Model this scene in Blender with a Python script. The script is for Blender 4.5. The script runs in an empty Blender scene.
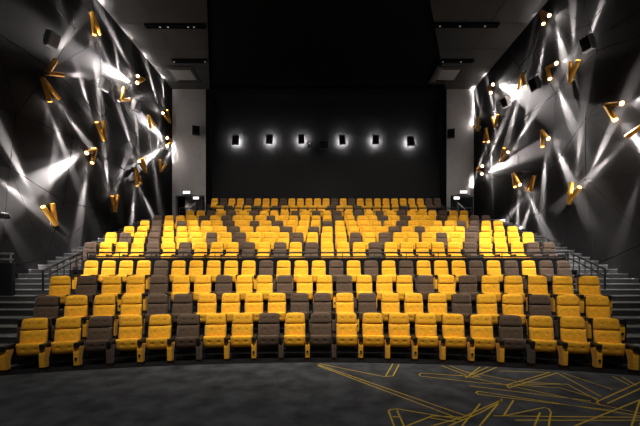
import bpy, bmesh, math, random
from mathutils import Vector, Matrix
random.seed(7)
SC = bpy.context.scene
COL = SC.collection
F = 330.0; VX = 323.0; VY = 269.0; HC = 2.0      # focal length in px, vanishing point, eye height
WX = 11.0; CZ = 15.08; YB = 24.0; YR = 25.3        # half width, ceiling, back wall, recess

# ------------------------------------------------------------------ helpers
def link(o, parent=None):
    COL.objects.link(o)
    if parent is not None: o.parent = parent
    return o
def empty(name, loc=(0, 0, 0), rz=0.0):
    o = bpy.data.objects.new(name, None); o.location = loc; o.rotation_euler = (0, 0, rz)
    o.empty_display_size = .1
    return link(o)
def tag(o, label=None, cat=None, group=None, kind=None):
    if label: o['label'] = label
    if cat: o['category'] = cat
    if group: o['group'] = group
    if kind: o['kind'] = kind
    return o
class MB:
    def __init__(s): s.v = []; s.f = []; s.m = []; s.sm = []
    def add(s, vs, fs, mi=0, smooth=False):
        b = len(s.v); s.v += [tuple(v) for v in vs]
        for f in fs: s.f.append(tuple(b + i for i in f)); s.m.append(mi); s.sm.append(smooth)
    def box(s, x0, x1, y0, y1, z0, z1, mi=0):
        vs = [(x, y, z) for z in (z0, z1) for y in (y0, y1) for x in (x0, x1)]
        s.add(vs, [(0, 2, 3, 1), (4, 5, 7, 6), (0, 1, 5, 4), (2, 6, 7, 3), (0, 4, 6, 2), (1, 3, 7, 5)], mi)
    def rbox(s, c, sx, sy, sz, b, M=None, mi=0, seg=2):
        bm = bmesh.new(); bmesh.ops.create_cube(bm, size=1)
        bmesh.ops.scale(bm, vec=(sx, sy, sz), verts=bm.verts)
        bmesh.ops.bevel(bm, geom=list(bm.edges), offset=b, segments=seg, affect='EDGES', profile=.5)
        if M is not None: bm.transform(M)
        bmesh.ops.translate(bm, vec=c, verts=bm.verts)
        bm.verts.index_update()
        s.add([v.co[:] for v in bm.verts], [[v.index for v in f.verts] for f in bm.faces], mi, False)
        bm.free()
    def tube(s, p, q, r, n=12, mi=0, cap=True, r2=None):
        p = Vector(p); q = Vector(q); r2 = r if r2 is None else r2
        d = (q - p).normalized(); a = d.orthogonal().normalized(); b = d.cross(a)
        vs = []
        for c, rr in ((p, r), (q, r2)):
            for i in range(n):
                t = 2 * math.pi * i / n
                vs.append(c + (a * math.cos(t) + b * math.sin(t)) * rr)
        s.add(vs, [(i, (i + 1) % n, n + (i + 1) % n, n + i) for i in range(n)], mi, True)
        if cap:
            s.add(vs[:n], [tuple(range(n))[::-1]], mi); s.add(vs[n:], [tuple(range(n))], mi)
    def ring(s, p, q, r, ri, n=16, mi=0):            # open pipe with wall thickness
        p = Vector(p); q = Vector(q); d = (q - p).normalized(); a = d.orthogonal().normalized(); b = d.cross(a)
        vs = []
        for c, rr in ((p, r), (q, r), (q, ri), (p, ri)):
            for i in range(n):
                t = 2 * math.pi * i / n; vs.append(c + (a * math.cos(t) + b * math.sin(t)) * rr)
        for k in range(4):
            k2 = (k + 1) % 4
            s.add(vs, [], mi)
            b0 = len(s.v) - len(vs)
            for i in range(n):
                j = (i + 1) % n
                s.f.append((b0 + k * n + i, b0 + k * n + j, b0 + k2 * n + j, b0 + k2 * n + i)); s.m.append(mi); s.sm.append(k in (0, 2))
    def prism(s, prof, x0, x1, mi=0):                # profile in (y,z), extruded along x
        n = len(prof)
        vs = [(x0, y, z) for y, z in prof] + [(x1, y, z) for y, z in prof]
        s.add(vs, [tuple(range(n)), tuple(range(2 * n - 1, n - 1, -1))] + [(i, n + i, n + (i + 1) % n, (i + 1) % n) for i in range(n)], mi)
    def pad(s, cx, w, z0, z1, ya, yb, tf, tb, tufts=(), nx=14, nz=10, crn=.10, mi=0, wtop=1.0, top=True, bot=True):
        """stuffed cushion: ya/yb = centre plane depth at bottom/top, tf/tb = bulge front/back"""
        rows = {}
        vs = []; fs = []
        def P(i, j, side):
            u = -1 + 2 * i / nx; v = -1 + 2 * j / nz
            cr = crn if ((v > 0 and top) or (v < 0 and bot)) else .015
            uu = u * math.sqrt(max(0, 1 - cr * v ** 4)); vv = v * math.sqrt(max(0, 1 - cr * 1.1 * u ** 4))
            x = cx + uu * w / 2 * (1 + (wtop - 1) * (v + 1) / 2)
            z = (z0 + z1) / 2 + vv * (z1 - z0) / 2
            y = ya + (yb - ya) * (v + 1) / 2
            p = (max(0, 1 - abs(u) ** 5) ** .5) * (max(0, 1 - abs(v) ** 4) ** .5)
            if side == 0:
                d = tf * p
                for (tu, tv, td) in tufts:
                    d -= td * math.exp(-(((u - tu) * w / 2) ** 2 + ((v - tv) * (z1 - z0) / 2) ** 2) / (2 * .014 ** 2))
                y -= d
            else: y += tb * p
            return (x, y, z)
        idx = {}
        def V(i, j, side):
            edge = i in (0, nx) or j in (0, nz)
            k = (i, j, 0 if edge else side)
            if k not in idx: idx[k] = len(vs); vs.append(P(i, j, side))
            return idx[k]
        for i in range(nx):
            for j in range(nz):
                fs.append((V(i, j, 0), V(i + 1, j, 0), V(i + 1, j + 1, 0), V(i, j + 1, 0)))
                fs.append((V(i, j, 1), V(i, j + 1, 1), V(i + 1, j + 1, 1), V(i + 1, j, 1)))
        s.add(vs, fs, mi, True)
    def mesh(s, name, mats):
        me = bpy.data.meshes.new(name); me.from_pydata(s.v, [], s.f)
        for m in (mats if isinstance(mats, (list, tuple)) else [mats]): me.materials.append(m)
        me.polygons.foreach_set('material_index', s.m)
        me.polygons.foreach_set('use_smooth', s.sm)
        me.validate(); me.update()
        bm = bmesh.new(); bm.from_mesh(me); bmesh.ops.recalc_face_normals(bm, faces=bm.faces); bm.to_mesh(me); bm.free()
        return me
    def build(s, name, mats, parent=None, loc=None):
        o = bpy.data.objects.new(name, s.mesh(name, mats))
        if loc is not None: o.location = loc
        return link(o, parent)

# ------------------------------------------------------------------ materials
def mat(name, c, rough=.6, metal=0.0, var=.12, scale=40.0, bump=0.0, sheen=0.0, spec=.5, obvar=0.0):
    m = bpy.data.materials.new(name); m.use_nodes = True
    nt = m.node_tree; p = nt.nodes['Principled BSDF']
    p.inputs['Roughness'].default_value = rough; p.inputs['Metallic'].default_value = metal
    p.inputs['Specular IOR Level'].default_value = spec
    p.inputs['Sheen Weight'].default_value = sheen
    tc = nt.nodes.new('ShaderNodeTexCoord'); no = nt.nodes.new('ShaderNodeTexNoise')
    no.inputs['Scale'].default_value = scale; no.inputs['Detail'].default_value = 5
    nt.links.new(tc.outputs['Object'], no.inputs['Vector'])
    mp = nt.nodes.new('ShaderNodeMapRange')
    mp.inputs['From Min'].default_value = .25; mp.inputs['From Max'].default_value = .75
    mp.inputs['To Min'].default_value = 1 - var; mp.inputs['To Max'].default_value = 1 + var
    nt.links.new(no.outputs['Fac'], mp.inputs['Value'])
    hs = nt.nodes.new('ShaderNodeHueSaturation'); hs.inputs['Color'].default_value = (*c, 1)
    val = mp.outputs['Result']
    if obvar:
        oi = nt.nodes.new('ShaderNodeObjectInfo'); m2 = nt.nodes.new('ShaderNodeMapRange')
        m2.inputs['To Min'].default_value = 1 - obvar; m2.inputs['To Max'].default_value = 1 + obvar
        nt.links.new(oi.outputs['Random'], m2.inputs['Value'])
        mu = nt.nodes.new('ShaderNodeMath'); mu.operation = 'MULTIPLY'
        nt.links.new(val, mu.inputs[0]); nt.links.new(m2.outputs['Result'], mu.inputs[1]); val = mu.outputs[0]
    nt.links.new(val, hs.inputs['Value'])
    nt.links.new(hs.outputs['Color'], p.inputs['Base Color'])
    if bump:
        b = nt.nodes.new('ShaderNodeBump'); b.inputs['Strength'].default_value = bump; b.inputs['Distance'].default_value = .01
        nt.links.new(no.outputs['Fac'], b.inputs['Height']); nt.links.new(b.outputs['Normal'], p.inputs['Normal'])
    return m
def emit(name, c, s):
    m = bpy.data.materials.new(name); m.use_nodes = True; nt = m.node_tree
    p = nt.nodes['Principled BSDF']; p.inputs['Base Color'].default_value = (.8, .8, .8, 1)
    p.inputs['Emission Color'].default_value = (*c, 1); p.inputs['Emission Strength'].default_value = s
    return m
M = dict(
    yellow=mat('yellow_velvet', (.90, .44, .024), .85, var=.16, scale=18, sheen=.12, spec=.2, obvar=.06),
    brown=mat('brown_velvet', (.10, .064, .042), .85, var=.2, scale=18, sheen=.12, spec=.2, obvar=.08),
    black=mat('black_plastic', (.012, .012, .013), .45, var=.1, spec=.4),
    matte=mat('matte_black', (.008, .008, .009), .9, var=.2, spec=.1),
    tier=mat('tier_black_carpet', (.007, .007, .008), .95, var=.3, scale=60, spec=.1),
    stair=mat('stair_riser', (.04, .04, .04), .9, var=.25, scale=14, spec=.2),
    nosing=mat('stair_tread', (.14, .14, .14), .6, var=.1, spec=.4),
    carpet=mat('dark_grey_carpet', (.050, .053, .058), .95, var=.6, scale=2.6, spec=.1),
    line=mat('yellow_carpet_line', (.5, .35, .04), .95, var=.25, scale=30, spec=.1),
    wall=mat('black_acoustic_panel', (.0155, .015, .015), .9, var=.18, scale=1.3, spec=.12),
    seam=mat('panel_seam', (.008, .008, .008), .95, var=.1, spec=.1),
    back=mat('back_wall_black_fabric', (.021, .021, .0225), .95, var=.12, scale=6, spec=.1),
    pillar=mat('grey_plaster', (.34, .33, .33), .8, var=.08, scale=2, spec=.2),
    ceil=mat('grey_ceiling_panel', (.05, .049, .047), .85, var=.08, scale=1.5, spec=.2),
    void=mat('black_ceiling', (.006, .007, .008), .95, var=.1, spec=.1),
    gold=mat('gold_metal', (.68, .33, .04), .38, metal=.55, var=.06, scale=8),
    grey=mat('grey_speaker_case', (.5, .5, .5), .6, var=.08),
    grille=mat('speaker_grille', (.006, .006, .006), .9, var=.3, scale=200, spec=.05),
    grey_grille=mat('grey_speaker_grille', (.3, .3, .3), .7, var=.3, scale=200),
    steel=mat('black_steel_rail', (.012, .012, .013), .45, metal=.0, var=.08),
    chrome=mat('bright_rail', (.5, .5, .52), .35, metal=.8, var=.05),
    glass=mat('dark_glass', (.01, .011, .013), .15, var=.05),
    vent=mat('vent_white', (.24, .235, .23), .6, var=.05),
    red=mat('dark_red_foot', (.03, .006, .005), .7, var=.1),
    lens=emit('lamp_lens', (1, .95, .9), 40.0),
    down=emit('downlight', (1, .92, .85), .16),
    sign=emit('lit_sign', (1, .97, .95), 1.5),
    halo=emit('halo_led', (1, .97, .94), 210.0),
)

def px(x, y, d): return Vector(((x - VX) * d / F, d, HC + (VY - y) * d / F))       # photo point at depth d
def wallpt(x, y, off):                                                            # photo point on a side wall
    X = (WX - off) * (1 if x > VX else -1)
    d = min(F * (WX - off) / abs(x - VX), YB - .12)
    return Vector((X, d, HC + (VY - y) * d / F))
def floorpt(x, y, z=0.0):
    d = F * (HC - z) / (y - VY); return Vector(((x - VX) * d / F, d, z))

# ------------------------------------------------------------------ rows
S = .58
#        depth  platform  centre px  curved  colours
ROWS = [
 (7.48, 0.0,   320.8, True,  'YYBYYBYYBYBYYYYYYBYYY'),
 (8.54, .373,  322.2, True,  'BYYYBBYYYYBBYBYYYBYYBYY'),
 (9.69, .81,   324.5, True,  'YBYYBYYBYYBYYBYYYBYBYYYYY'),
 (10.97, 1.269, 327.4, False, 'YYYYBYYYYYBYYYBYBYBYYYBYBYBB'),
 (12.13, 1.978, 319.5, False, 'BYYYBYBYYYBYBYBYYYBYYYYYBYYYBB'),
 (13.34, 2.47, 319.5, False, 'YBYBYYYBYBYYYBYYYBYBYYYBYBYYYY'.ljust(30, 'Y')),
 (14.5, 2.862, 320.8, False, 'YYBYYYYYBYYYBYBYYYYYBYBYYYBYYY'),
 (15.73, 3.293, 321.5, False, 'YBYBYYYBYBYBYYYBYYYYYBYYYYBBYY'),
 (16.94, 3.736, 321.8, False, 'BYYYBYBYYYBYYYYYBYYYBYBYYBYYBB'),
 (18.2, 4.212, 327.0, False, 'YYBYBYBYYYBYBYBYBYBYBYYYBYY'),
 (20.8, 4.982, 326.0, False, 'YBYYBYBYYYYYBYYBYYYYBYYB'),
 (22.4, 5.772, 326.0, False, 'YBYYBYYYBYYYYYBYBYYYYYYYYBB'.ljust(27, 'Y')),
]
RAD = 21.0
ORD = ['first', 'second', 'third', 'fourth', 'fifth', 'sixth', 'seventh', 'eighth', 'ninth', 'tenth', 'eleventh', 'twelfth', 'thirteenth', 'fourteenth', 'fifteenth']
ROWNAME = ['the front row', 'the second row', 'the third row', 'the row just below the front railing',
           'the first row above the front railing', 'the second row above the front railing', 'the third row above the front railing',
           'the fourth row above the front railing', 'the fifth row above the front railing', 'the row just below the rear railing',
           'the row just behind the rear railing', 'the very last row']

# --- the seat: meshes made once per colour
def seat_meshes(col):
    c = M[col]; o = {}
    m = MB(); m.pad(0, .46, .768, 1.014, -.035, 0.0, .045, .03, tufts=((-.42, .05, .022), (.42, .05, .022)), crn=.23, wtop=.955, bot=False, nx=20, nz=14)
    o['headrest'] = m.mesh('headrest', c)
    m = MB(); m.pad(0, .468, .43, .778, -.085, -.035, .045, .03, tufts=((-.42, .3, .022), (.42, .3, .022)), crn=.02, nx=20, nz=18)
    o['backrest'] = m.mesh('backrest', c)
    m = MB(); m.pad(0, .474, .285, .545, -.15, -.185, .045, .07, tufts=((-.42, .05, .02), (.42, .05, .02)), crn=.16, top=False, nx=20, nz=14)
    o['seat_cushion'] = m.mesh('seat_cushion', c)
    m = MB(); m.rbox((0, .028, .70), .46, .03, .56, .012, Matrix.Rotation(-.09, 3, 'X').to_4x4()); m.box(-.2, .2, -.07, .0, .17, .44)
    m.box(-.235, .235, -.1, -.02, .16, .22)
    o['back_shell'] = m.mesh('back_shell', M['black'])
    m = MB()
    m.rbox((.29, -.25, .512), .088, .36, .065, .02); m.tube((.29, -.385, .445), (.29, -.385, .545), .046, 14)
    o['armrest'] = m.mesh('armrest', M['black'])
    prof = [(-.36, .085), (-.395, .10), (-.41, .34), (-.40, .385), (-.33, .42), (-.28, .44), (-.14, .44), (-.16, .38), (-.20, .33), (-.235, .24), (-.24, .085)]
    m = MB(); m.prism(prof, .246, .334); m.rbox((.29, -.33, .425), .092, .13, .07, .02)
    o['side_panel'] = m.mesh('side_panel', c)
    m = MB(); m.box(.248, .332, -.38, -.22, 0, .085)
    o['foot'] = m.mesh('foot', M['red'])
    m = MB(); m.tube((.29, -.400, .235), (.29, -.418, .235), .024, 12)
    o['badge'] = m.mesh('badge', M['black'])
    return o
SM = {'Y': seat_meshes('yellow'), 'B': seat_meshes('brown')}
BLACK_PANEL = SM['Y']['side_panel'].copy(); BLACK_PANEL.materials[0] = M['black']
def child(name, me, parent, loc=(0, 0, 0)):
    o = bpy.data.objects.new(name, me); o.location = loc; o.parent = parent; COL.objects.link(o); return o
def make_seat(col, x, y, z, rz, row, left_end, badge):
    t = empty('cinema_seat', (x, y, z), rz); q = SM[col]
    parts = ['headrest', 'backrest', 'seat_cushion', 'back_shell', 'armrest', 'side_panel', 'foot'] if row < 5 else ['headrest', 'backrest', 'seat_cushion', 'armrest', 'side_panel', 'foot']
    for p in parts:
        ob = child(p, BLACK_PANEL if p == 'side_panel' and row >= 5 else q[p], t)
        if p == 'side_panel' and badge: child('badge', q['badge'], ob)
    if left_end:
        for p in ('armrest', 'side_panel', 'foot'): child(p, BLACK_PANEL if p == 'side_panel' and row >= 5 else q[p], t, (-.62, 0, 0))
    return t
for r, (d, z, cpx, curved, cols) in enumerate(ROWS):
    n = len(cols); xc = (cpx - VX) * d / F
    for i, c in enumerate(cols):
        a = (i - (n - 1) / 2) * S
        if curved:
            th = a * (1.007, 1.004, 1.0)[r] / RAD; x = xc + RAD * math.sin(th); y = d - RAD * (1 - math.cos(th)); rz = -th
        else: x = xc + a; y = d; rz = 0
        t = make_seat(c, x, y, z, rz, r, i == 0, r == 0 and c == 'Y' and i % 2 == 1 or r in (1, 2) and i % 2 == 0)
        look = 'yellow cinema seat' if c == 'Y' else 'dark brown cinema seat'
        k = i; e = n - 1 - i
        if n % 2 and k == e: where = 'exactly in the middle of'
        elif k == 0: where = 'at the left end of'
        elif e == 0: where = 'at the right end of'
        elif k < e: where = ORD[k] + ' from left in'
        else: where = ORD[e] + ' from right in'
        tag(t, f'{look}, {where} {ROWNAME[r]}', 'seat', 'cinema seats in ' + ROWNAME[r])

# ------------------------------------------------------------------ tiers
def arc_pts(d, xc, half, n=28):
    th = half / RAD
    return [(xc + RAD * math.sin(-th + 2 * th * i / n), d - RAD * (1 - math.cos(-th + 2 * th * i / n))) for i in range(n + 1)]
def tier_poly(front, yback, z0, z1, name):
    n = len(front)
    pts = front + [(front[-1][0], yback), (front[0][0], yback)]
    k = len(pts)
    m = MB(); vs = [(x, y, z0) for x, y in pts] + [(x, y, z1) for x, y in pts]
    # top as strips
    m.add(vs, [(i, (i + 1) % k, k + (i + 1) % k, k + i) for i in range(k)])
    m.add([(x, y, z1) for x, y in front] + [(x, yback, z1) for x, y in front], [(i, i + 1, n + i + 1, n + i) for i in range(n - 1)])
    o = m.build(name, M['tier']); tag(o, kind='structure'); return o
tier_poly(arc_pts(7.48 - .42, -.05, 21 * S / 2 + .3), 8.6, -.05, .012, 'seating_tier')  # thin black strip added to darken the floor under the front row
for r in range(1, 12):
    d, z, cpx, curved, cols = ROWS[r]; xc = (cpx - VX) * d / F; half = len(cols) * S / 2 + .04
    ze = ROWS[r - 1][1] - (.05 if r > 1 else 0)
    if curved:
        fr = arc_pts(d - .62, xc, half)
        tier_poly(fr, ROWS[3][0] - .6 if r == 2 else d + .5, 0 if r == 1 else .0, z, 'seating_tier')
    else:
        fy = {3: 10.30, 4: 11.36, 10: 19.7}.get(r, d - .74)
        by = {3: 11.36, 9: 19.7}.get(r, (ROWS[r + 1][0] - .74) if r < 11 else YR)
        m = MB(); W = 8.75 if r > 3 else 8.3
        m.box(-W, W, fy, by, 0, z); tag(m.build('seating_tier', M['tier']), kind='structure')

# ------------------------------------------------------------------ aisle stairs
for s in (-1, 1):
    m = MB(); nb = []
    for k in range(1, 31):
        y0 = 7.25 + .42 * k; z = .166 * k; y1 = y0 + .42 if k < 30 else YB
        xin = min(8.75, 6.1 + (y0 - 6.4) * .475)
        if y0 < 11.2: xin = min(xin, 8.3)
        xs = sorted((s * xin, s * WX))
        m.box(xs[0], xs[1], y0, y1, 0, z, 0)
        m.box(xs[0] + .01, xs[1] - .01, y0 - .012, y1, z - .02, z + .006, 1)
    o = m.build('aisle_stairs', [M['stair'], M['nosing']]); tag(o, kind='structure')

# ------------------------------------------------------------------ floor with the line pattern woven in
m = MB(); m.add([(-WX, -4, 0), (WX, -4, 0), (WX, YR, 0), (-WX, YR, 0)], [(0, 1, 2, 3)], 0)
m.add([(-WX, -4, -.2), (WX, -4, -.2), (WX, YR, -.2), (-WX, YR, -.2)], [(0, 3, 2, 1)], 0)
LINES = [
 [(318, 364.6), (466, 416)], [(318.5, 365.8), (457, 418)], [(318, 364.6), (318.5, 365.8)], [(320, 364), (384, 376.7), (393, 376)],
 [(392.8, 364), (385.8, 376)], [(399, 364.6), (393, 376)], [(480, 377), (421, 373.3), (419, 374.6), (420.5, 376.2), (480, 383)],
 [(442, 366), (466, 375)], [(450, 366), (480, 377.5)], [(480, 367), (466, 378)],
 [(463, 420), (397, 409), (390, 409.8), (388.6, 411.5), (394, 426), (399, 440)], [(397, 410.5), (404, 426), (410, 440)], [(393, 417), (400, 417)],
 [(385, 436), (407, 426), (432, 416), (463, 417.5)], [(428, 417.5), (457, 422.5)], [(400, 438), (432, 426), (463, 417.5), (480, 409.6), (502, 400)],
 [(430, 437), (449, 426), (480, 413), (502, 401)], [(467, 376.7), (488, 367)], [(472.7, 377.3), (496.6, 367.4)], [(460, 375.3), (640, 413.3)],
 [(640, 416), (478, 391.4), (476, 392.6), (478, 394.4), (612, 410.5)], [(506.4, 385), (550, 372.5)], [(509, 388), (557, 373), (600.6, 396.4)],
 [(506.4, 385), (509, 388)], [(562.7, 373), (612, 389.4)], [(516, 384.3), (567, 384.3), (598, 400.6)], [(680, 364), (640, 382.3), (596.4, 402), (600, 405)],
 [(680, 371), (640, 388.8), (607.7, 403.4)], [(613, 376.7), (629, 385)], [(622, 377), (636, 385.5)], [(502, 399), (479.7, 426), (470, 438)],
 [(513.4, 400.6), (503.6, 416)], [(503.6, 416), (544, 407.7), (549, 409), (551, 412.4), (548.6, 426), (546, 440)], [(540, 413), (534.5, 426), (528, 440)],
 [(493.8, 416), (640, 417.5)], [(516, 420.3), (640, 420.5)], [(640, 400), (631.6, 426), (627, 440)], [(648, 402), (640, 426)],
 [(480, 383), (560, 388), (598, 399)], [(466, 372), (520, 382), (560, 384)], [(470, 386), (590, 401)], [(555, 437), (575, 426), (640, 400)],
 [(480, 404), (462, 426)], [(500, 371), (550, 372.5)],
]
for L in LINES:
    P = [floorpt(*p) for p in L]
    for a, b in zip(P, P[1:]):
        d = (b - a); d.normalize(); nrm = Vector((-d.y, d.x, 0)) * .011
        a2 = a - d * .008; b2 = b + d * .008
        m.add([a2 - nrm + Vector((0, 0, .003)), b2 - nrm + Vector((0, 0, .003)), b2 + nrm + Vector((0, 0, .003)), a2 + nrm + Vector((0, 0, .003))], [(0, 1, 2, 3)], 1)
tag(m.build('floor', [M['carpet'], M['line']]), kind='structure')

# ------------------------------------------------------------------ side walls: irregular black panels with seams
def side_wall(s, name):
    rnd = random.Random(11 + s)
    m = MB(); m.box(*sorted((s * (WX + .02), s * (WX + .3))), -4, YR, 0, CZ + .3, 1)
    ny, nz = 11, 6; ys = [-4 + (YB + 4) * i / ny for i in range(ny + 1)]; zs = [CZ * j / nz for j in range(nz + 1)]
    G = {}
    for i in range(ny + 1):
        for j in range(nz + 1):
            jy = 0 if i in (0, ny) else rnd.uniform(-.9, .9); jz = 0 if j in (0, nz) else rnd.uniform(-.8, .8)
            G[i, j] = Vector((0, ys[i] + jy, zs[j] + jz))
    for i in range(ny):
        for j in range(nz):
            q = [G[i, j], G[i + 1, j], G[i + 1, j + 1], G[i, j + 1]]
            k = rnd.random()
            polys = [q] if k < .25 else ([[q[0], q[1], q[2]], [q[0], q[2], q[3]]] if k < .62 else [[q[0], q[1], q[3]], [q[1], q[2], q[3]]])
            for pl in polys:
                c = sum(pl, Vector()) / len(pl)
                t1 = t2 = 0; h = .04
                fr = []; bk = []
                for p in pl:
                    w = p + (c - p).normalized() * .018
                    fr.append((s * (WX - h - t1 * (w.y - c.y) - t2 * (w.z - c.z)), w.y, w.z)); bk.append((s * (WX + .02), w.y, w.z))
                n = len(pl)
                m.add(fr + bk, [tuple(range(n))] + [(a, (a + 1) % n, n + (a + 1) % n, n + a) for a in range(n)], 0)
    tag(m.build(name, [M['wall'], M['seam']]), kind='structure')
side_wall(-1, 'wall_left'); side_wall(1, 'wall_right')

# ------------------------------------------------------------------ back wall: recessed black centre, grey flanks
m = MB(); m.box(-9, 9.4, YR, YR + .3, 0, CZ)
for x in (-4.6, 0.2, 4.9): m.box(x - .01, x + .01, YR - .004, YR, 5.8, CZ)
for z in (9.2, 12.4): m.box(-8.5, 9, YR - .004, YR, z - .01, z + .01)
tag(m.build('wall_back', M['back']), kind='structure')
XL, XR = -8.52, 8.98
DT = 7.35                                                       # top of the exit openings
fl = MB(); fl.box(-WX, XL, YB, YB + .35, DT, CZ); fl.box(-WX, -10.72, YB, YB + .35, 4.5, DT); fl.box(XL - .08, XL, YB, YB + .35, 4.5, DT)
tag(fl.build('wall_back_left', M['pillar']), kind='structure')
fr_ = MB(); fr_.box(XR, WX, YB, YB + .35, DT, CZ); fr_.box(10.75, WX, YB, YB + .35, 4.5, DT); fr_.box(XR, XR + .3, YB, YB + .35, 4.5, DT)
tag(fr_.build('wall_back_right', M['pillar']), kind='structure')
for s, x in ((-1, XL), (1, XR)):
    m = MB(); m.box(min(x, x + s * .1), max(x, x + s * .1), YB + .35, YR, 4.5, CZ)
    m.box(*sorted((x, x - s * .02)), YB - .02, YR, 4.5, CZ)
    tag(m.build('trim_1' if s < 0 else 'trim_2', M['matte']), kind='structure')
    m = MB(); m.box(*sorted((x + s * .1, s * WX)), YR - .05, YR + .3, 4.5, DT + .4); m.box(*sorted((x + s * .1, s * WX)), YB + .35, YR, DT, DT + .3)
    tag(m.build('exit_recess', M['matte']), kind='structure')

# ------------------------------------------------------------------ ceiling
m = MB()
yA, yBk = -4.0, YR
def cx_(y, s): return (-5.65 - (y - 16.07) * .325) if s < 0 else (5.2 + (y - 16.07) * .47)
for s in (-1, 1):
    yy = [yA, 4, 10] + [13.4, 15.4, 17.55, 19.6, 21.4, 23.1, YB]
    for a, b in zip(yy, yy[1:]):
        x0a, x0b = cx_(a, s), cx_(b, s)
        xm = s * 8.9
        for (pa, pb) in (((x0a, x0b), (xm, xm)), ((xm, xm), (s * WX, s * WX))):
            g = .012
            q = [(pa[0] + s * g, a + g), (pb[0] - s * g, a + g), (pb[1] - s * g, b - g), (pa[1] + s * g, b - g)]
            m.add([(x, y, CZ) for x, y in q] + [(x, y, CZ + .25) for x, y in q], [(0, 1, 2, 3), (4, 5, 6, 7), (0, 1, 5, 4), (1, 2, 6, 5), (2, 3, 7, 6), (3, 0, 4, 7)], 0)
m.box(-WX - .3, WX + .3, yA, YR + .3, CZ + .25, CZ + .55, 1)
m.box(-9, 9.5, YB, YR, CZ, CZ + .25, 1)
tag(m.build('ceiling', [M['ceil'], M['void']]), kind='structure')

def slot(x0, x1, y, spots, label):
    p = px(x0, y, F * (CZ - HC) / (VY - y)); q = px(x1, y, p.y)
    t = empty('ceiling_light_slot', ((p.x + q.x) / 2, p.y, CZ)); L = (q.x - p.x) / 2
    m = MB(); m.box(-L, L, -.11, .11, -.05, -.03)
    m.box(-L, L, -.13, -.09, -.12, -.0); m.box(-L, L, .09, .13, -.12, -.0); m.box(-L - .03, -L, -.13, .13, -.12, 0); m.box(L, L + .03, -.13, .13, -.12, 0)
    m.build('channel', M['matte'], t)
    for sx in spots:
        X = (sx - VX) * p.y / F - t.location.x
        m = MB(); m.tube((X, 0, -.03), (X, 0, -.12), .06, 14); h = m.build('downlight', M['steel'], t)
        m = MB(); m.tube((X, 0, -.121), (X, 0, -.125), .045, 14); m.build('lens', M['down'], h)
    tag(t, label, 'ceiling light', 'light slots in the ceiling')
slot(146, 205, 25, (160, 168, 188, 194), 'long black light slot in the ceiling, left side, nearer to the viewer')
slot(173, 206, 60, (174, 205), 'short black light slot in the ceiling, left side, nearer the back wall')
slot(434, 498, 24, (440, 460, 485), 'long black light slot in the ceiling, right side, nearer to the viewer')
slot(441, 473, 60, (443, 461), 'short black light slot in the ceiling, right side, nearer the back wall')
for s, x0, x1, lab in ((-1, 168, 197, 'square white air vent in the ceiling near the left wall'), (1, 433, 460, 'square grey air vent in the ceiling near the right wall')):
    d = 22.2; X0, X1 = (x0 - VX) * d / F, (x1 - VX) * d / F
    t = empty('ceiling_vent', ((X0 + X1) / 2, d, CZ)); w = (X1 - X0) / 2
    m = MB(); m.box(-w, w, -.95, -.8, -.06, 0); m.box(-w, w, .8, .95, -.06, 0); m.box(-w, -w + .15, -.8, .8, -.06, 0); m.box(w - .15, w, -.8, .8, -.06, 0)
    m.build('frame', M['ceil'], t)
    m = MB(); m.box(-w * .6, w * .75, -.55, .55, -.05, -.01); m.build('grille_plate', M['vent'], t)
    m = MB()
    for k in range(5): m.box(-w + .17 + k * .05, -w + .19 + k * .05, -.75, .75, -.05, 0)
    m.build('louvre', M['vent'], t)
    tag(t, lab, 'vent')

# ------------------------------------------------------------------ railings
def rail(name, pts, mids, post_h, step, label, r=.031, endpost=None):
    """pts: top rail polyline; mids: lower rail drops; balusters every step"""
    base = Vector(pts[0]); t = empty(name, base - Vector((0, 0, post_h)))
    off = Vector(t.location); P = [Vector(p) - off for p in pts]
    m = MB()
    for a, b in zip(P, P[1:]): m.tube(a, b, r, 10)
    m.build('top_rail', M['steel'], t)
    for dz in mids:
        m = MB()
        for a, b in zip(P, P[1:]): m.tube(a - Vector((0, 0, dz)), b - Vector((0, 0, dz)), r * .8, 8)
        m.build('lower_rail', M['steel'], t)
    for a, b in zip(P, P[1:]):
        n = max(1, round((b - a).length / step))
        for i in range(n + 1):
            c = a + (b - a) * i / n
            h = post_h if i in (0, n) else post_h
            m = MB(); m.tube(c - Vector((0, 0, h)), c, r * (.9 if i in (0, n) else .5), 8); m.build('post' if i in (0, n) else 'baluster', M['steel'], t)
    tag(t, label, 'railing'); return t
YF = 11.42
gr = rail('guard_rail', [(-8.15, YF, 2.57), (8.40, YF, 2.57)], (.14,), .59, 1.1, 'long black guard rail across the seating above the fourth row')
m = MB(); m.box(.05, 16.5, -.03, .03, .0, .40); m.build('kick_panel', M['matte'], gr)
rail('guard_rail', [(-8.6, 19.76, 5.65), (8.9, 19.76, 5.65)], (.22,), .667, 1.6, 'thin black guard rail in front of the last two rows')
rail('stair_rail', [(-8.36, 11.45, 2.60), (-8.36, 9.85, 1.95)], (.2,), .62, .27, 'sloping black handrail beside the left aisle stairs')
rail('stair_rail', [(8.50, 11.45, 2.60), (8.50, 9.95, 2.0)], (.2,), .62, .27, 'sloping black handrail beside the right aisle stairs')

# low parapet with bright rails by the left wall
t = empty('parapet', (-10.3, 10.3, 1.16))
m = MB(); m.rbox((0, 0, .52), 1.3, .12, 1.04, .02); m.build('panel', M['black'], t)
for dz in (1.14, 1.32):
    m = MB(); m.tube((-.62, 0, dz), (.62, 0, dz), .026, 10); m.build('rail', M['chrome'], t)
for x in (-.55, .55):
    m = MB(); m.tube((x, 0, 1.03), (x, 0, 1.32), .02, 8); m.build('post', M['chrome'], t)
tag(t, 'dark parapet with bright double rail on the stairs by the left wall', 'parapet')

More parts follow.
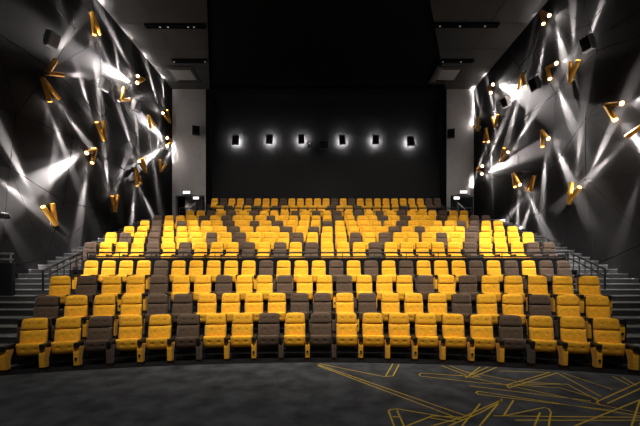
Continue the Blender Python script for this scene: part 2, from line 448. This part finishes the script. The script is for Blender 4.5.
# ------------------------------------------------------------------ exits at the back: lit signs, hand rails, dark screens
for s in (-1, 1):
    side = 'left' if s < 0 else 'right'
    for (x, y, w, h, d, lab, pre) in (((186.5, 192.4, 7, 2.6, 23.8, 'white lit exit sign fixed above the back left doorway', 0), (196, 198, 5.5, 2.4, 22.7, 'white lit sign beside the back left doorway, under the higher one', 1)) if s < 0 else
                        ((463.5, 192, 7, 2.6, 23.8, 'white lit exit sign fixed above the back right doorway', 0), (456.6, 198, 5.5, 2.6, 22.7, 'white lit sign beside the back right doorway, under the higher one', 1))):
        p = px(x, y, d); t = empty('exit_sign', p)
        W = w * d / F / 2; Hh = h * d / F / 2
        m = MB(); m.rbox((0, .04, 0), 2 * W + .05, .08, 2 * Hh + .05, .012); m.build('housing', M['black'], t)
        m = MB(); m.box(-W, W, -.012, 0, -Hh, Hh); m.build('lit_face', M['sign'], t)
        m = MB()
        if pre: m.tube((0, .04, -Hh - .02), (0, .04, -(p.z - 4.99)), .03, 8)
        else: m.box(-.05, .05, .08, YB - d + .0, -.05, .05)
        m.build('bracket', M['black'], t)
        tag(t, lab, 'sign')
    # screen
    x0, x1 = (185, 203) if s < 0 else (451.5, 473)
    d = 22.9; X0, X1 = (x0 - VX) * d / F, (x1 - VX) * d / F; zt = HC + (VY - 197.5) * d / F
    t = empty('dark_screen', ((X0 + X1) / 2, d, 4.98)); w = (X1 - X0) / 2
    m = MB(); m.rbox((0, 0, (zt - 4.98) / 2), 2 * w, .05, zt - 4.98, .012); m.build('panel', M['glass'], t)
    m = MB(); m.tube((-w, 0, zt - 4.95), (w, 0, zt - 4.95), .03, 8); m.build('cap_rail', M['steel'], t)
    tag(t, f'dark panel screen in front of the back {side} doorway', 'screen')
    pa, pb = (px(189.5, 208.5, 22.2), px(195, 203, 22.6)) if s < 0 else (px(465, 209.5, 22.2), px(458, 203, 22.6))
    t = empty('short_handrail', (pa.x, pa.y, 4.98))
    m = MB(); m.tube(pa - t.location, pb - t.location, .04, 10); m.build('rail', M['chrome'], t)
    for q in (pa, pb):
        m = MB(); m.tube(Vector((q.x, q.y, 4.98)) - t.location, q - t.location, .018, 8); m.build('post', M['chrome'], t)
    tag(t, f'short bright slanted handrail by the back {side} doorway', 'handrail')

# ------------------------------------------------------------------ loudspeakers
LIGHTS = []
def light(kind, name, loc, energy, color=(1, .94, .90), size=.04, spot=None, blend=1.0, aim=None):
    l = bpy.data.lights.new(name, kind); l.energy = energy; l.color = color
    if kind in ('POINT', 'SPOT'): l.shadow_soft_size = size
    if spot: l.spot_size = math.radians(spot); l.spot_blend = blend
    o = bpy.data.objects.new(name, l); o.location = loc
    if aim is not None: o.rotation_euler = (Vector(aim) - Vector(loc)).to_track_quat('-Z', 'Y').to_euler()
    COL.objects.link(o); return o
def speaker_box(t, w, dp, h, mat_case, gm='grille'):
    """faces -Y, centred; wedge like cinema surround speaker"""
    m = MB(); b = dp
    prof = [(-b * .5, -h * .42), (-b * .5, h * .5), (b * .35, h * .5), (b * .5, h * .3), (b * .5, -h * .3), (b * .15, -h * .5), (-b * .4, -h * .5)]
    m.prism(prof, -w / 2, w / 2); m.build('cabinet', mat_case, t)
    m = MB(); m.rbox((0, -b * .5 - .012, .03 * h), w * .9, .03, h * .84, .012); m.build('grille', M[gm], t)
for i, (x, y, w, h, rr, lab) in enumerate([
        (235.5, 140.3, 6, 9, .05, 'leftmost'), (269.5, 139.3, 6.4, 9, .06, 'second from left'), (301.4, 139.3, 6, 9, 0, 'third from left'),
        (342.3, 140, 6.2, 9, -.07, 'third from right'), (375.6, 139.8, 6.4, 9, 0, 'second from right'), (410.5, 141.3, 6.4, 9, -.08, 'rightmost')]):
    d = YR - .42; p = px(x, y, d); t = empty('wall_speaker', p); t.rotation_euler = (math.radians(4), rr, 0)
    W = w * d / F; H = h * d / F
    speaker_box(t, W, .34, H, M['black'])
    m = MB(); m.box(-.05, .05, .15, .43, -.06, .06); m.build('bracket', M['black'], t)
    m = MB(); m.box(-W * .46, W * .46, .172, .180, -H * .29, H * .29); m.build('halo_led', M['halo'], t)
    tag(t, f'small black loudspeaker haloed by light on the back wall, {lab} of six', 'speaker', 'haloed speakers along the back wall')
for s, x, y, lab in ((-1, 196, 130.8, 'black box loudspeaker on the grey panel left of the back wall'), (1, 451, 134, 'black box loudspeaker on the grey panel right of the back wall')):
    d = YB - .45; p = px(x, y, d); t = empty('wall_speaker', p); t.rotation_euler = (math.radians(8), 0, s * -.35)
    speaker_box(t, .5, .4, .62, M['black'])
    m = MB(); m.tube((0, .15, 0), (0, .42, 0), .05, 10); m.build('bracket', M['black'], t)
    tag(t, lab, 'speaker')
for (x, y, yaw, lab) in [
        (51.5, 40, 1.0, 'grey surround loudspeaker on the left wall, nearest to the viewer'),
        (104.5, 84.5, 1.0, 'grey surround loudspeaker on the left wall, middle one of three'),
        (136, 106, 1.0, 'grey surround loudspeaker on the left wall, farthest from the viewer'),
        (588, 43.5, -1.0, 'grey surround loudspeaker with dark grille on the right wall, nearest to the viewer'),
        (535, 84, -1.0, 'black surround loudspeaker on the right wall, middle one of three'),
        (506, 102, -1.0, 'grey surround loudspeaker on the right wall, farthest from the viewer')]:
    p = wallpt(x, y, .452); s = 1 if x > VX else -1
    t = empty('surround_speaker', p); t.rotation_euler = (math.radians(24), 0, -s * math.radians(72))
    speaker_box(t, .36, .32, .58, M['grey'] if x != 535 else M['black'], 'grey_grille' if x < 320 else 'grille')
    m = MB(); m.tube((0, .1, .05), (0, .475, .08), .035, 10); m.rbox((0, .2, .05), .14, .1, .12, .02); m.build('bracket', M['black'], t)
    tag(t, lab, 'speaker', 'surround speakers on the side walls')

# projection booth window and small camera on the back wall
d = YR - .02
p = px(324, 145, YR); t = empty('projection_window', p)
m = MB(); w, h = .34, .32
m.box(-w, w, -.05, 0, h - .04, h); m.box(-w, w, -.05, 0, -h, -h + .04); m.box(-w, -w + .04, -.05, 0, -h, h); m.box(w - .04, w, -.05, 0, -h, h); m.build('frame', M['steel'], t)
m = MB(); m.box(-w + .04, w - .04, -.02, -.01, -h + .04, h - .04); m.build('pane', M['glass'], t)
tag(t, 'dark projection booth window in the middle of the back wall', 'window')
p = px(309, 144, YR - .3); t = empty('wall_camera', p)
m = MB(); m.rbox((0, 0, 0), .22, .36, .34, .03); m.build('housing', M['black'], t)
m = MB(); m.tube((0.02, -.18, -.03), (0.02, -.23, -.03), .07, 14); m.build('lens', M['chrome'], t)
m = MB(); m.box(-.04, .04, .17, .3, -.05, .05); m.build('bracket', M['black'], t)
tag(t, 'small black camera box on the back wall beside the third speaker', 'camera')
# small floodlight at the left edge of the picture
p = wallpt(4, 216, .3); t = empty('wall_floodlight', p)
m = MB(); m.rbox((0, 0, 0), .22, .26, .16, .03); m.build('housing', M['black'], t)
m = MB(); m.rbox((.05, -.02, .09), .1, .16, .03, .008); m.build('lens', M['down'], t)
m = MB(); m.box(-.3, -.1, -.03, .03, -.04, .02); m.build('bracket', M['black'], t)
tag(t, 'small black floodlight low on the left wall, below the lowest gold lamp', 'light')

# ------------------------------------------------------------------ gold V lamps with their beams
LAMP = [  # apex, end, end, targets, powers, label
 ((92, 13), (94.5, 35), (100.5, 35), (99, 95), (119, 88), 1, 1, 'gold V-shaped wall lamp opening downward, highest on the left wall under the ceiling'),
 ((48, 73), (55.5, 60), (63, 75), (68, 36), (82, 75), .8, .5, 'gold bent wall lamp on the left wall just below the nearest surround speaker'),
 ((43, 79), (50, 102), (59, 99), (66, 155), (90, 147), .9, 1, 'thick gold V-shaped lamp opening downward, directly below the bent lamp on left wall'),
 ((144, 79), (137.5, 76), (137, 83), (97, 5), (114, 73), 1.1, 1.6, 'gold V-shaped lamp glaring at the viewer, above the farthest left surround speaker'),
 ((121.5, 100), (124, 88), (128, 99.5), (117, 62), (140, 97), .7, .4, 'small hooked gold lamp between the two farther left surround speakers'),
 ((104, 140), (96.5, 122), (103.5, 121), (80, 78), (97, 55), 1, 1, 'gold V-shaped lamp opening upward, below the middle left surround speaker'),
 ((95.5, 149), (86.5, 153), (92, 163), (48, 176), (80, 215), 2.2, 1, 'gold V-shaped lamp throwing the broad beam down across the left wall'),
 ((55.5, 224), (43, 206.5), (52.5, 203.5), (8, 148), (53, 165), 1.2, .8, 'gold V-shaped lamp opening upward, lowest on the left wall'),
 ((115, 211), (112.5, 196), (118, 195), (105, 160), (127, 155), .9, 1, 'gold V-shaped lamp opening upward on the left wall, just above the side seats'),
 ((135.5, 169), (137, 186), (141, 184), (132, 222), (156, 224), .8, 1, 'gold V-shaped lamp opening downward, low on the left wall above the seats'),
 ((145.5, 171), (139, 161), (143, 158.5), (118, 105), (134, 105), 1.2, 1, 'dark gold V-shaped lamp opening upward, touching a lower lamp on the left wall'),
 ((148.5, 116), (151, 128), (155, 126), (157, 190), (168, 150), 1, 1, 'gold V-shaped lamp opening downward, below the farthest left surround speaker'),
 ((172, 141), (167, 138), (167, 146), (146, 122), (140, 165), 1.6, 1.4, 'glaring lamp at the far end of the left wall beside the grey panel'),
 ((170, 122), (162, 112), (167, 110), (150, 78), (162, 80), 1.1, .8, 'gold V-shaped lamp opening upward at the far end of the left wall'),
 ((161, 171), (160, 162), (166, 164), (158, 140), (173, 150), .8, 1, 'small gold V-shaped lamp, lowest at the far end of the left wall'),
 ((-30, 140), (-20, 155), (-26, 158), (26, 202), (34, 268), 1.0, .15, 'gold V-shaped lamp beyond the left edge of the photo, beaming onto the left wall'),
 ((542, 12), (549.5, 15.5), (543.5, 24), (566, 65), (539, 75), 1, .7, 'gold V-shaped lamp glaring at the viewer, highest on the right wall'),
 ((547.5, 68), (555, 64), (549.5, 77), (565, 61), (570, 118), 1.2, 1, 'gold V-shaped lamp glaring beside the middle right surround speaker'),
 ((570, 82), (570.5, 62), (578.5, 60), (573, 0), (603, 0), .9, .7, 'big gold V-shaped lamp opening upward, next to the nearest right surround speaker'),
 ((522.5, 74), (518, 88), (525, 87), (511, 125), (527, 115), .8, .4, 'gold V-shaped lamp opening downward, left of the middle right surround speaker'),
 ((488.5, 87), (493, 84.5), (491, 93), (515, 92), (496, 125), 2, 1, 'gold lamp glaring at the viewer, top of the far end of the right wall'),
 ((478, 130), (478, 117), (474, 126), (472, 85), (470, 110), 1, .7, 'gold V-shaped lamp opening upward in the far right corner by the grey panel'),
 ((495, 127), (492, 117), (497.5, 116), (490, 90), (512, 100), 1, 1, 'gold V-shaped lamp opening upward below the farthest right surround speaker'),
 ((501, 161), (504, 148), (508, 152), (519, 100), (540, 105), 1, 1.2, 'dark gold V-shaped lamp with two long beams upward, mid height on right wall'),
 ((486, 129), (484, 142), (488.5, 142), (476, 178), (492, 165), 1, .6, 'gold V-shaped lamp opening downward at the far end of the right wall'),
 ((477.5, 169), (482, 174), (482.5, 166), (515, 157), (503, 125), 1.8, 1.1, 'glaring lamp lowest at the far end of the right wall above the doorway'),
 ((542, 131), (548.5, 139), (542.5, 147), (570, 178), (544, 185), 1.1, .9, 'reddish gold V-shaped lamp glaring at the viewer, middle of the right wall'),
 ((513.5, 174), (515, 187), (520, 185), (518, 230), (552, 245), .9, 1, 'left lamp of the low pair opening downward over the right side seats'),
 ((534, 177), (531, 192), (527, 190), (522, 232), (500, 228), 1, 1, 'right lamp of the low pair opening downward over the right side seats'),
 ((569, 203), (571.5, 182), (579.5, 187), (582, 125), (612, 128), .8, 1.2, 'gold V-shaped lamp opening upward, lowest on the right wall'),
 ((606, 105), (622, 103.5), (615.5, 120), (650, 95), (645, 150), 1.5, 1.3, 'thin gold V-shaped lamp glaring near the right edge of the photo'),
 ((648, 122), (635, 131), (646, 136), (585, 182), (612, 268), 1.0, .15, 'gold lamp half cut off by the right edge of the photo'),
]
PW = 24000.0; GLOW = 6.5
for (ap, e1, e2, t1, t2, w1, w2, lab) in LAMP:
    s = 1 if ap[0] > VX else -1
    A = wallpt(*ap, .17); t = empty('wall_lamp', A)
    m = MB(); m.tube((0, 0, 0), (s * .12, 0, 0), .055, 12); m.tube((s * .10, 0, 0), (s * .13, 0, 0), .11, 14); m.build('mount', M['black'], t)
    for e, tg, w in ((e1, t1, w1), (e2, t2, w2)):
        E = wallpt(*e, .21); D = E - A
        L = min(1.15, max(.72, D.length)); D = D.normalized() * L
        m = MB(); r = .085
        n = D.normalized()
        m.ring(-n * .03, D, r, r * .86, 18); m.tube(-n * .04, -n * .02, r, 18)
        tb = m.build('lamp_tube', M['gold'], t)
        m = MB(); m.tube(D - n * .10, D - n * .085, r * .85, 16); m.build('lens', M['lens'], tb)
        T = wallpt(*tg, .02); O = A + D + n * .02
        k = 1.5 if w >= 1.6 else 1.0
        w = w * (.75 if w >= 1.6 else 1)
        light('SPOT', 'lamp_beam', O, PW * w, (1, .93, .90), .03, 12.5 * k, 1.0, T)
        light('SPOT', 'lamp_beam_skirt', O, PW * w * .055, (1, .93, .90), .03, 25 * k, 1.0, T)
        light('SPOT', 'lamp_mouth_halo', O - n * .01, 150 * min(w, 1.3), (1, .93, .90), .03, 62, 1.0, O + n + Vector((s * .22, 0, 0)))
        light('POINT', 'lamp_glow', O + n * .06 + Vector((-s * .02, 0, 0)), GLOW * w, (1, .93, .88), .05)
    tag(t, lab, 'wall lamp', 'gold wall lamps')

# ------------------------------------------------------------------ added fill spots for seats, stairs and back wall, no fixtures
WARM = (1, .92, .78)
for x in (-4.5, -1.5, 1.5, 4.5):
    light('SPOT', 'seat_fill', (x, 3.2, CZ - .3), 4700, WARM, .25, 62, 1.0, (x * .7, 12.0, 2.5))  # added unseen spots that brighten the seat fronts
light('SPOT', 'seat_fill', (0, 1.0, CZ - .3), 3000, (1, .95, .9), .3, 70, 1.0, (0, 8.0, .5))  # one more unseen fill spot, for the front rows and floor
for s in (-1, 1):
    light('SPOT', 'side_seat_fill', (s * 5.0, 5.0, CZ - .3), 20000, (1, .96, .95), .2, 34, 1.0, (s * 8.0, 13.4, 2.8))  # added unseen spot lifting the outer seats
    light('SPOT', 'stair_fill', (s * 10.6, 9.9, 5.2), 900 if s < 0 else 2200, (1, .95, .92), .06, 46, 1.0, (s * 9.5, 13.0, 2.9))  # extra wide spot added to brighten the upper stairs
    light('SPOT', 'rear_fill', (s * 3, 9.0, CZ - .3), 4200, (1, .93, .82), .2, 52, 1.0, (s * 4.0, 22.3, 6.6))  # unseen spot added to brighten the last rows and back wall

# ------------------------------------------------------------------ world, camera, view
w = bpy.data.worlds.new('World'); SC.world = w; w.use_nodes = True
w.node_tree.nodes['Background'].inputs['Color'].default_value = (.8, .9, 1, 1)
w.node_tree.nodes['Background'].inputs['Strength'].default_value = .02
cam = bpy.data.cameras.new('Camera'); co = bpy.data.objects.new('Camera', cam); COL.objects.link(co)
co.location = (0, 0, HC); co.rotation_euler = (math.pi / 2, 0, 0)
cam.sensor_width = 36; cam.lens = 36 * F / 640; cam.shift_y = (VY - 213) / 640; cam.shift_x = -(VX - 320) / 640
cam.clip_end = 200; SC.camera = co
v = SC.view_settings; v.view_transform = 'Standard'; v.look = 'None'; v.gamma = 1; v.use_curve_mapping = False; v.exposure = 0
SC.cycles.use_denoising = True
SC.cycles.use_light_tree = True
SC.cycles.max_bounces = 6
